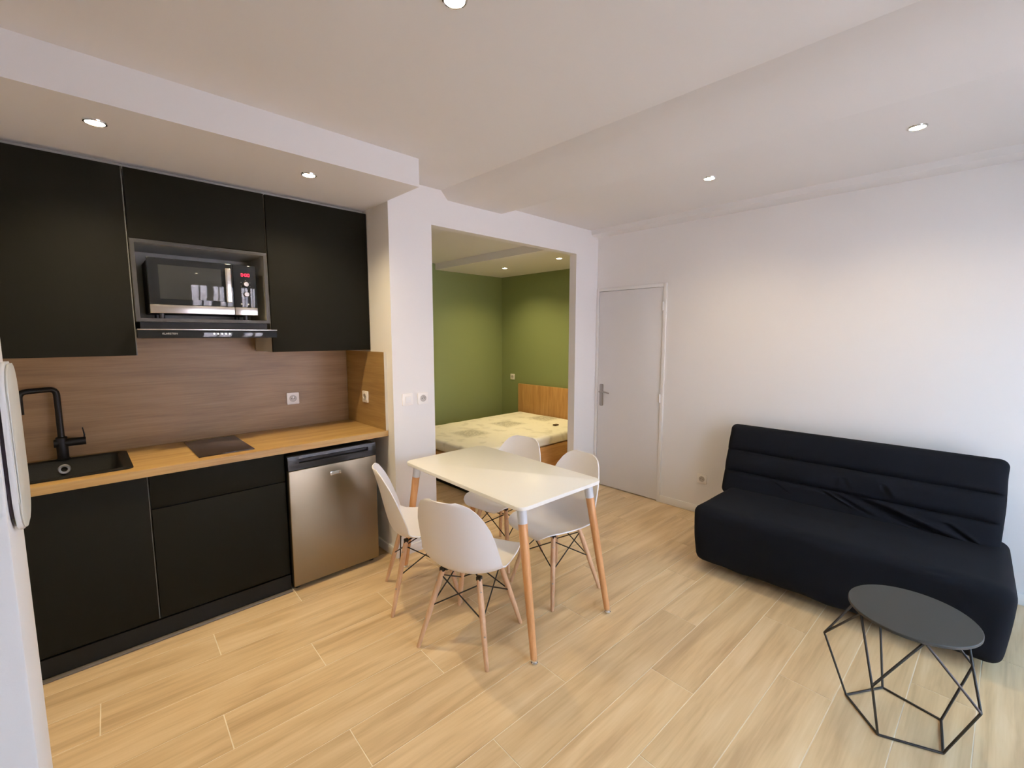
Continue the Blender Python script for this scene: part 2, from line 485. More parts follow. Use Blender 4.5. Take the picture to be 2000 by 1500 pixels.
# ceilings
structure(finish(B(XL-.1, XC+.14, YF-.14, YP, ZC, ZC+.1), 'ceiling', M_ceil, smooth=0))
bm = bmesh.new()
box(bm, BX0, 1.945, YP2, BY1, 2.484, 2.60); box(bm, 1.945, BX1, YP2, BY1, 2.405, 2.60)
structure(finish(bm, 'ceiling_bedroom', M_ceil, smooth=0))
# dropped ceiling above the kitchen
SOF_Y, SOF_Z = -1.064, 2.414
bm = bmesh.new()
box(bm, XL, -0.006, SOF_Y, YP, SOF_Z, ZC); box(bm, XL, -0.0005, YP, 0.0, SOF_Z, ZC)
structure(finish(bm, 'ceiling_kitchen', M_ceil, smooth=0))
# plastered beam with sloping sides, and the small boxed pipe run along the right wall
def along_y(prof, y0, y1):
    bm = bmesh.new()
    a = [bm.verts.new((x, y0, z)) for x, z in prof]; b = [bm.verts.new((x, y1, z)) for x, z in prof]
    n = len(prof)
    bm.faces.new(a); bm.faces.new(b[::-1])
    for i in range(n): bm.faces.new((a[i], a[(i+1) % n], b[(i+1) % n], b[i]))
    return bm
structure(finish(along_y([(.42, ZC), (.445, 2.545), (.475, 2.513), (1.0, 2.513), (1.157, ZC)], YF, YP), 'trim_1', M_ceil, smooth=50))
structure(finish(along_y([(2.195, ZC), (2.205, 2.530), (2.24, 2.518), (XC, 2.515), (XC, ZC)], YF, YP), 'trim_2', M_ceil, smooth=50))
# partition end at the left edge of the view
PX, PY0, PY1 = -1.607, -2.40, -2.215
structure(finish(B(XL, PX, PY0, PY1, 0, ZC, 0.004), 'wall_partition', M_wall))
# skirting
def skirt(name, x0, x1, y0, y1):
    structure(finish(B(x0, x1, y0, y1, 0.0, 0.068, 0.003), name, M_trim))
skirt('baseboard_right', XC-.012, XC, YF, -1.436)
skirt('baseboard_pillar', 0.0, XO0, YP-.012, YP)
skirt('baseboard_niche', -0.012, 0.0, YP-.012, -0.02)
skirt('baseboard_corner', XO1, XC-.012, YP-.012, YP)
skirt('baseboard_front', 0.56, 0.95, YF, YF+.012)
skirt('baseboard_bedroom', BX0, BX1, BY1-.012, BY1)
# door
dr = structure(finish(B(XC-.004, XC+.036, DY1+.004, DY0-.004, 0.009, DZ-.004, 0.002), 'door_1', M_door))
bm = bmesh.new()
for a in ((DY1-.032, DY1+.001, 0, DZ+.03), (DY0-.001, DY0+.028, 0, DZ+.03), (DY1+.001, DY0-.001, DZ-.001, DZ+.03)):
    box(bm, XC-.013, XC, a[0], a[1], a[2], a[3], 0.003)
finish(bm, 'door_frame', M_trim, dr)
h = finish(prism(bmesh.new(), rounded_rect(.042, .225, .012), 0, .007, at(FACE_MX, XC-.0041, -0.762, 0.949), .002), 'handle_plate', M_nickel, dr)
bm = bmesh.new()
tube(bm, [(XC-.011, -.765, .985), (XC-.05, -.765, .985), (XC-.056, -.772, .985), (XC-.058, -.80, .987), (XC-.057, -.85, .984), (XC-.055, -.882, .978)], [.009, .009, .0095, .0095, .0085, .006], 10)
finish(bm, 'door_lever', M_nickel, dr)
for z in (1.815, 0.978):
    hg = finish(RD((XC-.018, DY1-.001, z-.038), (XC-.018, DY1-.001, z+.038), .0075, n=10), 'hinge', M_whiteplastic, dr)

# windows in the wall behind (seen only as reflections and as the source of daylight)
for i, (a, b) in enumerate(WIN):
    bm = bmesh.new()
    y0, y1 = YF-.10, YF-.04
    for x0, x1, z0, z1 in ((a, a+.06, 0, WZ), (b-.06, b, 0, WZ), (a+.06, b-.06, WZ-.06, WZ), (a+.06, b-.06, 0, .10), ((a+b)/2-.05, (a+b)/2+.05, .10, WZ-.06)):
        box(bm, x0, x1, y0, y1, z0, z1, .004)
    w = structure(finish(bm, 'window_%d' % (i+1), M_trim))
    for x0, x1 in ((a+.06, (a+b)/2-.05), ((a+b)/2+.05, b-.06)):
        finish(B(x0, x1, YF-.074, YF-.068, .10, WZ-.06), 'pane', M_glass, w, smooth=0)
    rl = thing('window_railing', 'dark metal railing outside window %s' % ('nearer the kitchen' if i == 0 else 'beside the sofa'), 'railing', ((a+b)/2, YF-.2, 0))
    for z in (0.15, 1.0):
        finish(B(-(b-a)/2, (b-a)/2, -.015, .015, z-.012, z+.012), 'rail', M_matblack, rl, smooth=0)
    n = 8
    for k in range(n):
        x = -(b-a)/2 + (k+.5)*(b-a)/n
        finish(RD((x, 0, .15), (x, 0, 1.0), .007, n=6), 'bar', M_matblack, rl)
structure(finish(B(-9, 9, -11.2, -11.0, -3, 3.2), 'wall_opposite', M_facade, smooth=0))
structure(finish(B(-9, 9, -11.0, YF-.14, -3.1, -3.0), 'floor_street', plain('asphalt', (.25, .25, .26), .8), smooth=0))

# ------------------------------------------------------------------ recessed ceiling lights
def downlight(x, y, z, label, watts, col, spot=138, blend=1.0, group='recessed ceiling spotlights'):
    t = thing('ceiling_light', label, 'light', (x, y, z), group=group)
    ring = lathe(bmesh.new(), [(.0315, -.0005), (.0315, -.005), (.034, -.007), (.038, -.005), (.0395, -.0005)], 32)
    finish(ring, 'ring', M_chrome, t)
    finish(lathe(bmesh.new(), [(0, -.0035), (.029, -.0035), (.031, -.0025), (.031, -.0006), (0, -.0006)], 24), 'lens', M_lens, t)
    ld = bpy.data.lights.new('spot', 'SPOT'); ld.energy = watts; ld.color = col
    ld.spot_size = R(spot); ld.spot_blend = blend; ld.shadow_soft_size = 0.028
    lo = bpy.data.objects.new('spot', ld); COL.objects.link(lo); lo.parent = t; lo.location = (0, 0, -.012)
    return t
downlight(-1.39, -.846, SOF_Z, 'warm recessed spotlight in the dropped kitchen ceiling above the sink side', KITCHEN_W, WARM)
downlight(-.545, -.828, SOF_Z, 'warm recessed spotlight in the dropped kitchen ceiling above the right wall cupboard', KITCHEN_W, WARM)
downlight(-.607, -2.212, ZC, 'recessed spotlight cut by the top edge of the picture', MAIN_W, WARM)
downlight(1.53, -2.10, ZC, 'recessed spotlight over the sofa end nearest the door', MAIN_W, WARM)
downlight(1.536, -3.11, ZC, 'recessed spotlight on the bluish ceiling at far right', MAIN_W, WARM)
downlight(2.482, .862, 2.405, 'bedroom ceiling spotlight nearer the green corner', BED_W, BEDWARM)
downlight(2.416, -.09, 2.405, 'bedroom ceiling spotlight just inside the opening', BED_W, BEDWARM)

# ------------------------------------------------------------------ kitchen: lower units, worktop, splashback
DF = -0.587
X0, XA, XR = -2.04, -1.3055, -0.6742
ZK, ZW0, ZW = 0.1075, 0.862, 0.90
def lower(label, x0, x1, drawer):
    t = thing('base_cabinet', label, 'cabinet', ((x0+x1)/2, DF, 0)); cx = (x0+x1)/2
    w = (x1-x0)/2
    bm = bmesh.new()
    for a in ((-w+.0005, -w+.018), (w-.018, w-.0005)): box(bm, a[0], a[1], .021, .56, .10, ZW0-.001)
    box(bm, -w+.018, w-.018, .021, .56, .10, .118); box(bm, -w+.018, w-.018, .54, .56, .118, ZW0-.16)
    finish(bm, 'carcass', M_edge, t, smooth=0)
    g = .0025
    if drawer:
        zd = 0.684
        finish(B(-w+g, w-g, 0, .019, zd+.0075, ZW0-.003, .0012), 'drawer', M_front, t)
        finish(B(-w+g, w-g, 0, .019, ZK+.002, zd, .0012), 'door', M_front, t)
        finish(B(-w+g, w-g, .013, .019, zd+.0005, zd+.007), 'grip_profile', M_matblack, t, smooth=0)
    else:
        finish(B(-w+g, w-g-.003, 0, .019, ZK+.002, ZW0-.003, .0012), 'door', M_front, t)
        finish(B(w-g-.0025, w-g, .001, .019, ZK+.002, ZW0-.003), 'edge_strip', M_seam, t, smooth=0)
    return t
lower('anthracite lower cupboard with one full-height door under the sink', X0, XA, False)
lower('anthracite lower cabinet with drawer over wide front, beside the fridge', XA, XR, True)
# thin pale edge strip showing in the joint between the two lower units
pl = thing('plinth', 'low black plinth board on the floor under the two lower cabinets', 'plinth', (0, 0, 0))
finish(B(X0, XR, -.585, -.567, .010, .0995), 'board', M_plinth, pl, smooth=0)
finish(B(X0, XR, -.612, -.585, .0002, .010, .003), 'floor_strip', plain('grey_strip', (.14, .12, .10), .5), pl)  # low grey strip along the floor in front of the board
# worktop with the sink cut-out
SX0, SX1, SY0, SY1 = -1.86, -1.352, -.535, -.075
bm = bmesh.new()
D = -0.6055
e = .012
box(bm, X0, SX0+e, D, -.002, ZW0, ZW); box(bm, SX1-e, -.0035, D, -.002, ZW0, ZW)
box(bm, SX0+e, SX1-e, D, SY0+e, ZW0, ZW); box(bm, SX0+e, SX1-e, SY1-e, -.002, ZW0, ZW)
bmesh.ops.remove_doubles(bm, verts=bm.verts[:], dist=1e-5)
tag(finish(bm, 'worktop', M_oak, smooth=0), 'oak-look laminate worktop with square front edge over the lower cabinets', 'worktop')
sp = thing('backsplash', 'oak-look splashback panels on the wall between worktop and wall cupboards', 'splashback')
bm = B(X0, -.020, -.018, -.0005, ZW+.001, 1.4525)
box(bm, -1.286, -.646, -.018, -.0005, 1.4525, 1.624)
finish(bm, 'back_panel', M_oak_shaded, sp, smooth=0)
finish(B(-.018, -.0005, -.602, -.0005, ZW+.001, 1.4405), 'side_panel', M_oak_y_shaded, sp, smooth=0)
finish(B(-.019, -.0005, -.6045, -.602, ZW+.001, 1.4405), 'edge_band', M_carcass, sp, smooth=0)
# sink
sk = thing('sink', 'black composite sink set into the worktop below the tap', 'sink', ((SX0+SX1)/2, (SY0+SY1)/2, ZW))
w, d = (SX1-SX0)/2, (SY1-SY0)/2
bm = bmesh.new()
def ringpts(w, d, r): return rounded_rect(2*w, 2*d, r, 5)
loops = [(w, d, .03, .0005), (w, d, .03, .006), (w-.004, d-.004, .028, .008), (w-.034, d-.030, .03, .008), (w-.040, d-.036, .03, .002), (w-.052, d-.05, .04, -.150), (w-.075, d-.07, .05, -.165)]
prev = None
for ww, dd, rr, z in loops:
    cur = [bm.verts.new((x, y, z)) for x, y in ringpts(ww, dd, rr)]
    if prev:
        for i in range(len(cur)):
            bm.faces.new((prev[i], prev[(i+1) % len(cur)], cur[(i+1) % len(cur)], cur[i]))
    prev = cur
bm.faces.new(prev)
finish(bm, 'bowl', M_granite, sk, smooth=50)
finish(lathe(bmesh.new(), [(.013, 0), (.013, .005), (.022, .006), (.026, 0)], 24, at(FACE_MY, .000, d-.0425, -.042)), 'overflow_ring', M_bright, sk)
finish(lathe(bmesh.new(), [(0, .003), (.03, .004), (.042, .001), (.042, 0), (0, 0)], 24, Matrix.Translation((0, 0, -.1645))), 'drain', M_chrome, sk)
# tap
tp = thing('kitchen_tap', 'matte black square-bend mixer tap standing behind the sink', 'tap', (-1.605, -.095, ZW+.0085))
finish(lathe(bmesh.new(), [(0, 0), (.027, 0), (.027, .004), (.023, .006), (.023, .115), (.020, .118), (0, .118)], 24), 'body', M_matblack, tp)
bm = bmesh.new(); pts = []
p0, p1, p2, p3 = Vector((0, 0, .11)), Vector((0, 0, .372)), Vector((-.128, -.09, .372)), Vector((-.128, -.09, .262))
def arc(a, b, c, r, n=6):
    u = (a-b).normalized()*r; v = (c-b).normalized()*r
    return [b + u*(1-t)**2 + v*t**2 for t in [i/n for i in range(n+1)]]
pts = [p0] + arc(p0, p1, p2, .035) + arc(p1, p2, p3, .035) + [p3]
finish(tube(bm, pts, .0135, 14), 'spout', M_matblack, tp)
finish(RD((-.030, 0, .085), (.092, 0, .085), .021, n=20), 'lever_hub', M_matblack, tp)
finish(tube(bmesh.new(), [(.086, 0, .10), (.088, 0, .118), (.083, -.004, .158)], [.0035, .0035, .0028], 8), 'lever', M_matblack, tp)
# hob
hb = tag(finish(B(-1.085, -.815, -.535, -.065, ZW+.0003, ZW+.006, .0015), 'hob', M_hob), 'dark brown-black glass two-zone hob lying on the worktop', 'hob')

# fridge
fr = thing('fridge', 'small stainless steel fridge under the worktop beside the pillar', 'fridge', (-.39, -.625, 0))
fw2 = .279
finish(B(-fw2+.003, fw2-.003, .040, .56, .03, .838, .004), 'body', M_black, fr)
finish(B(-fw2, fw2, 0, .036, .030, .752, .006, 3), 'door', M_steel, fr)
bm = bmesh.new()
prof = [(.036, .7535), (.0, .7535), (.0, .792), (.018, .797), (.018, .811), (.0, .819), (.003, .838), (.036, .838)]
a = [bm.verts.new((-fw2, y, z)) for y, z in prof]; b = [bm.verts.new((fw2, y, z)) for y, z in prof]
bm.faces.new(a); bm.faces.new(b[::-1])
for i in range(len(prof)): bm.faces.new((a[i], a[(i+1) % 8], b[(i+1) % 8], b[i]))
for x0, x1 in ((-fw2, -fw2+.065), (fw2-.055, fw2)): box(bm, x0, x1, .0005, .03, .7535, .83, .002)
finish(bm, 'top_trim', M_black, fr, smooth=30)
bd = finish(B(-.032, .036, -.0025, 0, .678, .700, .0008), 'badge', M_chrome, fr)
finish(B(-.029, .022, -.0030, -.0025, .682, .696), 'badge_print', M_print, bd, smooth=0)
for x in (-.245, .245):
    finish(lathe(bmesh.new(), [(0, 0), (.018, 0), (.018, .012), (.010, .014), (.010, .03), (0, .03)], 14, Matrix.Translation((x, .06, 0))), 'foot', M_black, fr)

# ------------------------------------------------------------------ kitchen: wall cupboards, microwave, hood
DU = -0.385
ZB, ZT = 1.4527, 2.388
def upper(label, x0, x1, pale=False):
    t = thing('wall_cupboard', label, 'cabinet', ((x0+x1)/2, DU, ZB)); w = (x1-x0)/2
    finish(B(-w+.001, w-.001, .021, .366, 0, ZT-ZB), 'carcass', M_carcass, t, smooth=0)
    finish(B(-w+.0025, w-.0025-(.004 if pale else 0), 0, .0195, .0, ZT-ZB, .0012), 'door', M_front, t)
    if pale: finish(B(w-.0062, w-.0022, .001, .0195, .0, ZT-ZB), 'edge_strip', M_seam, t, smooth=0)
    return t
upper('tall anthracite wall cupboard left of the microwave, cut by the picture edge', -1.93, -1.2850, True)
upper('anthracite wall cupboard right of the microwave beside the pillar', -.645, -.0025)
mc = thing('microwave_cabinet', 'anthracite wall unit with flap door above the open microwave niche', 'cabinet', (-.9653, DU, ZB))
w = .3155
zn0, zn1 = 1.645-ZB, 2.040-ZB
finish(B(-w, w, .0, .0195, zn1+.008, ZT-ZB, .0012), 'flap_door', M_front, mc)
bm = bmesh.new()
box(bm, -w, w, .0215, .366, zn1+.006, ZT-ZB)
box(bm, -w, -w+.018, .004, .366, zn0-.018, zn1+.006); box(bm, w-.018, w, .004, .366, zn0-.018, zn1+.006)
box(bm, -w+.018, w-.018, .004, .366, zn0-.018, zn0); box(bm, -w+.018, w-.018, .350, .366, zn0, zn1+.006)
box(bm, -w+.018, w-.018, .004, .350, zn1-.012, zn1+.006)
finish(bm, 'carcass', M_niche, mc, smooth=0)
bm = bmesh.new()
for a in ((-w, -w+.018, zn0-.018, zn1+.006), (w-.018, w, zn0-.018, zn1+.006), (-w+.018, w-.018, zn0-.018, zn0), (-w+.018, w-.018, zn1-.012, zn1+.006)):
    box(bm, a[0], a[1], .0015, .0039, a[2], a[3])
finish(bm, 'front_edging', M_edge, mc, smooth=0)
tag(finish(B(-1.93, -.003, -.33, -.31, ZT+.001, SOF_Z-.001), 'filler_strip', plain('grey_filler', (.45, .43, .38), .5), smooth=0), 'thin grey filler strip between the wall cupboards and dropped ceiling', 'strip')
# microwave
mw = thing('microwave', 'black microwave with steel bottom strip standing in the wall niche', 'microwave', (-.968, -.385, 1.6455), R(-.8))
mwz0, mwz1, mx = .028, .315, .252
finish(B(-mx+.004, mx-.004, .030, .325, mwz0, mwz1-.004, .005), 'body', M_matblack, mw)
bm = B(-mx, .133, .0, .028, mwz0+.045, mwz1, .003)
dm = finish(bm, 'door', M_gloss, mw)
finish(B(-mx+.045, .075, -.0012, .0, mwz0+.075, mwz1-.035, .0004), 'window', M_screen, dm)
finish(B(.092, .122, -.020, -.003, mwz0+.068, mwz1-.026, .005, 3), 'handle', M_strip, dm)
cp = finish(B(.1345, mx, .0, .028, mwz0+.045, mwz1, .003), 'control_panel', M_gloss, mw)
finish(B(-mx, .133, -.002, .028, mwz0, mwz0+.044, .002), 'door_trim_strip', M_strip, mw)
finish(B(.1345, mx, -.002, .028, mwz0, mwz0+.044, .002), 'panel_trim_strip', M_strip, mw)
for z in (.206, .148):
    k = finish(lathe(bmesh.new(), [(0, .018), (.012, .018), (.0135, .016), (.0145, 0), (0, 0)], 24, at(FACE_MY, .196, -.0002, z)), 'knob', M_nickel, cp)
    for i in range(5):
        a = R(210 - i*60)
        finish(B(.196+.026*math.cos(a)-.002, .196+.026*math.cos(a)+.002, -.0006, 0, z+.022*math.sin(a)-.0008, z+.022*math.sin(a)+.0008), 'dial_mark', M_print, cp, smooth=0)
# red clock digits
SEG = {'0': 'abcdef', '8': 'abcdefg'}
def seg_digit(x, z, ch):
    h, wd, th = .0075, .0085, .0022
    R_ = {'a': (0, h*2), 'g': (0, h), 'd': (0, 0)}
    for s in SEG[ch]:
        if s in R_: box(bm, x-wd/2, x+wd/2, -.0007, 0, z+R_[s][1]-th/2, z+R_[s][1]+th/2)
        else:
            sx = -wd/2 if s in 'fe' else wd/2; sz = h if s in 'fb' else 0
            box(bm, x+sx-th/2, x+sx+th/2, -.0007, 0, z+sz, z+sz+h)
bm = bmesh.new()
for i, ch in enumerate('000'): seg_digit(.180 + i*.0145 + (.004 if i else 0), .252, ch)
for z in (.2565, .2625): box(bm, .1885, .1905, -.0007, 0, z, z+.002)
finish(bm, 'clock_digits', M_led, cp, smooth=0)
for x in (.170, .205):
    finish(lathe(bmesh.new(), [(0, .0012), (.0045, .0012), (.0045, 0), (0, 0)], 12, at(FACE_MY, x, 0, .092)), 'indicator', M_print, cp)
for x in (-.2, .2):
    for y in (.06, .28):
        finish(RD((x, y, 0), (x, y, mwz0+.002), .013, n=10), 'foot', M_black, mw)
# hood
hd = thing('cooker_hood', 'slim black slide-out cooker hood under the microwave niche', 'hood', (-.966, -.385, 1.54))
finish(B(-.300, .300, .012, .34, .0, .085), 'housing', M_matblack, hd, smooth=0)
vz = finish(B(-.322, .326, -.085, .009, .002, .046, .004), 'visor', M_gloss, hd)
finish(B(-.322, .326, -.088, -.083, .043, .049, .001), 'chrome_line', M_strip, vz)
text('KLARSTEIN', .013, at(FACE_MY, -.19, -.0855, .024), M_print, vz)
for i in range(5):
    finish(lathe(bmesh.new(), [(0, .002), (.004, .002), (.004, 0), (0, 0)], 10, at(FACE_MY, .005+i*.0185, -.085, .024)), 'button', M_white_led, vz)

# ------------------------------------------------------------------ sockets and switches
def socket(M, label, kind='socket', name='wall_socket'):
    t = thing(name, label, kind); t.matrix_world = M
    finish(prism(bmesh.new(), rounded_rect(.083, .083, .006, 4), 0.0002, .009, None, .0015), 'plate', M_socket, t)
    if kind == 'socket':
        finish(lathe(bmesh.new(), [(0, .0092), (.019, .0092), (.020, .0125), (.0235, .0125), (.0245, .009)], 28), 'recess', M_socketdark, t)
        for x, y in ((-.0095, 0), (.0095, 0)):
            finish(RD((x, y, .0092), (x, y, .0097), .0032, n=10), 'pin_hole', M_hole, t)
        finish(RD((0, .0095, .0092), (0, .0095, .017), .0024, n=8), 'earth_pin', M_chrome, t)
    else:
        finish(prism(bmesh.new(), rounded_rect(.044, .044, .003, 3), .0092, .013, Matrix.Rotation(R(3), 4, 'X'), .001), 'rocker', M_whiteplastic, t)
    return t
socket(at(FACE_MY, -.427, -.018, 1.107), 'white socket on the long oak splashback panel')
socket(at(FACE_MX, -.018, -.318, 1.11), 'white socket on the short oak side panel by the pillar')
socket(at(FACE_MY, .107, YP, 1.113), 'white light switch on the pillar, left of its socket', 'switch', 'light_switch')
socket(at(FACE_MY, .230, YP, 1.111), 'white socket on the pillar beside the light switch')
socket(at(FACE_MX, XC, -1.82, .312), 'white socket low on the wall between door and sofa')
socket(at(FACE_MX, BX1, 1.385, .94), 'white socket on the green bedroom wall beside the headboard')

# ------------------------------------------------------------------ white unit on the partition end
wb = thing('wall_unit', 'white rounded wall unit with dark inner edge on the partition end', 'wall unit', (PX, (PY0+PY1)/2, 1.378))
def plate(x0, x1, wdt, hgt, r, name, m, bev=.003):
    finish(prism(bmesh.new(), rounded_rect(wdt, hgt, r, 8), x0, x1, FACE_PX, bev), name, m, wb)
plate(.0003, .0050, .150, .258, .052, 'back_shell', M_darkgloss, .001)  # dark glossy plate between the partition and the white casing
plate(.0050, .0115, .162, .272, .058, 'casing', M_whiteplastic, .0025)
plate(.0115, .0150, .156, .266, .055, 'cover', plain('cream_cover', (.70, .68, .60), .4), .002)

# ------------------------------------------------------------------ bedroom furniture
bed = thing('bed', 'double bed with oak box base and plain oak headboard in the green bedroom', 'bed', (2.1, .49, 0))
bx0, bx1, by0, by1 = 1.135, 3.085, -.20, 1.19
def rel(x0, x1, y0, y1, z0, z1, bev=.003): return B(x0-2.1, x1-2.1, y0-.49, y1-.49, z0, z1, bev)
finish(rel(bx0+.03, bx1, by0+.03, by1-.03, .0, .045), 'plinth', M_matblack, bed)
finish(rel(bx0, bx1, by0, by0+.022, .045, .338), 'side_panel', M_bedwood_x, bed)
finish(rel(bx0, bx1, by1-.022, by1, .045, .338), 'side_panel', M_bedwood_x, bed)
finish(rel(bx0, bx0+.022, by0+.0225, by1-.0225, .045, .338), 'foot_panel', M_bedwood, bed)
finish(rel(bx0+.023, bx1, by0+.023, by1-.023, .28, .336), 'slat_base', M_bedwood_x, bed)
finish(rel(3.092, 3.124, by0-.02, by1+.045, .05, .852), 'headboard', M_bedwood, bed)
def quilt(p):
    q = p.copy()
    if p.z > .03:
        u = (p.x*0.9+p.y)*6.0; v = (p.x*0.9-p.y)*6.0
        dd = abs(math.sin(u))*abs(math.sin(v))
        q.z += .006*dd**.5 - .003 + .004*noise.noise(Vector((p.x*5, p.y*5, 1.3)))
    return q
bm = rbox((1.93, 1.37, .112), .035, (70, 50, 6), quilt)
bmesh.ops.translate(bm, verts=bm.verts[:], vec=Vector((2.11, .495, .397)))
mt = tag(finish(bm, 'mattress', M_mattress, smooth=60), 'pale quilted mattress with grey woven diamonds on the oak bed', 'mattress')
tag(finish(B(2.60, 2.665, .095, .14, .456, .472, .004), 'small_box', M_tag), 'small dark brown object lying on the mattress near the headboard', 'small box')

# ------------------------------------------------------------------ dining table
TT = Matrix.Rotation(R(-1.5), 4, 'Z')
tb = thing('dining_table', 'white rectangular dining table on four tapered wooden legs', 'table', (.252, -1.442, 0), R(-1.5))
TWd, TLn, TZ = .635, 1.085, .75
finish(prism(bmesh.new(), rounded_rect(TWd, TLn, .045, 8), TZ-.019, TZ, None, .004), 'tabletop', M_tabletop, tb)
for sx, sy in ((-1, -1), (1, -1), (-1, 1), (1, 1)):
    topp = Vector((sx*(TWd/2-.060), sy*(TLn/2-.060), TZ-.0195)); ft = Vector((sx*.294, sy*.612, .0))
    if (sx, sy) == (1, 1): topp.x -= .03; ft.x -= .035
    dv = ft-topp
    q = lambda s: topp + dv*s
    lg = finish(RD(q(.11), q(.972), .0235, .0165, 20), 'leg', M_tableleg, tb)
    finish(RD(q(0), q(.112), .0250, .0240, 20), 'sleeve', M_sleeve, lg)
    finish(lathe(bmesh.new(), [(0, 0), (.014, 0), (.0175, .004), (.0175, .008), (.012, .013), (.0155, .018), (.0155, .024), (0, .024)], 20, Matrix.Translation(ft)), 'foot_cap', M_chrome, lg)

# ------------------------------------------------------------------ shell chairs
PROF = [  # (forward, height, half width, side rise)
    (.232, .404, .110, .000), (.233, .413, .138, .002), (.224, .423, .162, .005), (.203, .430, .180, .010), (.172, .428, .196, .017),
    (.125, .420, .208, .025), (.060, .410, .217, .034), (-.010, .403, .224, .043), (-.070, .400, .229, .053), (-.115, .404, .231, .064),
    (-.150, .417, .231, .074), (-.178, .444, .229, .081), (-.196, .484, .226, .084), (-.210, .536, .221, .081), (-.223, .592, .214, .074),
    (-.235, .648, .204, .064), (-.248, .702, .183, .052), (-.260, .745, .160, .040), (-.269, .777, .134, .030), (-.275, .796, .103, .022), (-.278, .805, .070, .018)]
def shell_bm():
    bm = bmesh.new(); NU = 14
    rows = []
    for i, (f, z, hw, rise) in enumerate(PROF):
        p0 = PROF[max(i-1, 0)]; p1 = PROF[min(i+1, len(PROF)-1)]
        tf, tz = p1[0]-p0[0], p1[1]-p0[1]; l = math.hypot(tf, tz); nf, nz = -(-tz)/l, (-tf)/l
        nf, nz = tz/l, -tf/l        # normal on the sitter's side
        row = []
        for j in range(NU+1):
            u = -1 + 2*j/NU
            k = abs(u)**2.4*rise
            curl = 0.0
            row.append(bm.verts.new((f + nf*k, u*hw, z + nz*k)))
        rows.append(row)
    for a, b in zip(rows, rows[1:]):
        for j in range(NU): bm.faces.new((a[j], a[j+1], b[j+1], b[j]))
    bmesh.ops.subdivide_edges(bm, edges=bm.edges[:], cuts=1, use_grid_fill=True, smooth=1.0)
    bmesh.ops.recalc_face_normals(bm, faces=bm.faces[:])
    bmesh.ops.solidify(bm, geom=bm.faces[:], thickness=.0065)
    return bm
def make_chair(label):
    t = thing('dining_chair', label, 'chair', group='white shell chairs around the dining table')
    finish(shell_bm(), 'seat_shell', M_shell, t, smooth=70)
    tops, feet = {}, {}
    for sx in (-1, 1):
        for sy in (-1, 1):
            tops[sx, sy] = Vector((sx*.105-.005, sy*.105, .382)); feet[sx, sy] = Vector((sx*.195-.010, sy*.195, 0))
            a, b = tops[sx, sy], feet[sx, sy]
            lg = finish(tube(bmesh.new(), [a, a.lerp(b, .3), a.lerp(b, .72), a.lerp(b, .985), b], [.0135, .0150, .0128, .0100, .0090], 14), 'leg', M_beech, t)
            bk = bmesh.new(); box(bk, a.x-.012, a.x+.012, a.y-.012, a.y+.012, .378, .398, .002)
            finish(bk, 'bracket', M_wire, t)
            m_ = a.lerp(b, .47)
            for s in (.13, .62):
                m2 = a.lerp(b, s); outw = Vector((sx, sy, 0)).normalized()
                finish(RD(m2+outw*.0125, m2+outw*.0155, .0045, n=8), 'bolt', M_nickel, lg)
    bm = bmesh.new()
    rod(bm, tops[-1, -1], tops[1, 1], .0045, n=8); rod(bm, tops[-1, 1], tops[1, -1], .0045, n=8)
    finish(bm, 'cross_bar', M_wire, t)
    order = [(-1, -1), (1, -1), (1, 1), (-1, 1)]
    for i in range(4):
        A, Bq = order[i], order[(i+1) % 4]
        for p, q in ((A, Bq), (Bq, A)):
            hi = tops[p].lerp(feet[p], .06); lo = tops[q].lerp(feet[q], .46)
            nn = (lo-hi).normalized()
            finish(RD(hi, lo+nn*.008, .0035, n=8), 'wire_strut', M_wire, t)
    return t
CH = [((-.132, -1.672, 0), 21, 'white shell chair nearest the camera with its back turned to us'),
      ((-.098, -1.160, 0), -24, 'white shell chair beside the fridge seen from its side'),
      ((.520, -1.668, 0), 173, 'white shell chair in front of the white door, across the table'),
      ((.572, -1.152, 0), 188, 'white shell chair farthest away, in front of the bed')]
proto = None
for loc, ang, lab in CH:
    if proto is None:
        proto = make_chair(lab); proto.location = loc; proto.rotation_euler = (0, 0, R(ang))
    else:
        dup(proto, loc, R(ang), lab)

# ------------------------------------------------------------------ sofa bed in a fitted black cover
sf = thing('sofa', 'black fabric sofa bed with quilted back against the white wall', 'sofa', (1.75, -2.86, 0))
SYA, SYB = -3.615, -2.150
def seat_def(p):
    # p runs over a box 0.80 deep, 1.46 wide, 0.37 high, centred
    x, y, z = p
    zz = (z+.185)/.37
    taper = max(0.0, min(1.0, 1-zz))
    q = Vector((x, y, z))
    q.y *= 1 - .035*taper**1.6
    q.x += (.010*math.sin(math.pi*zz) if x < 0 else 0)*(-1)
    if zz > .9 and x < .2:
        q.z += .010*math.cos(y/.73*math.pi/2)*(1-abs(x+.1)/.4)
    q.z -= .02*(x+.4)/.8*(1 if zz > .5 else 0)
    q += Vector((0, 0, .004*noise.noise(Vector((x*4, y*4, z*6)))))
    if x < -.3: q.x += .006*noise.noise(Vector((y*3.2, z*9, 4.0)))
    if zz < .12: q.z += .010*noise.noise(Vector((x*7, y*7, 9.0)))
    return q
bm = rbox((.80, 1.462, .375), .052, (30, 60, 20), seat_def)
bmesh.ops.translate(bm, verts=bm.verts[:], vec=Vector((1.775-1.75, (SYA+SYB)/2+2.86, .2375)))
finish(bm, 'seat', M_fabric, sf, smooth=80)
for xx in (-.16, .30):
    for yy in (-.50, .48):
        finish(RD((xx, yy, 0), (xx, yy, .075), .02, n=12), 'leg', M_matblack, sf)
BL, BT, BW = .545, .13, 1.475
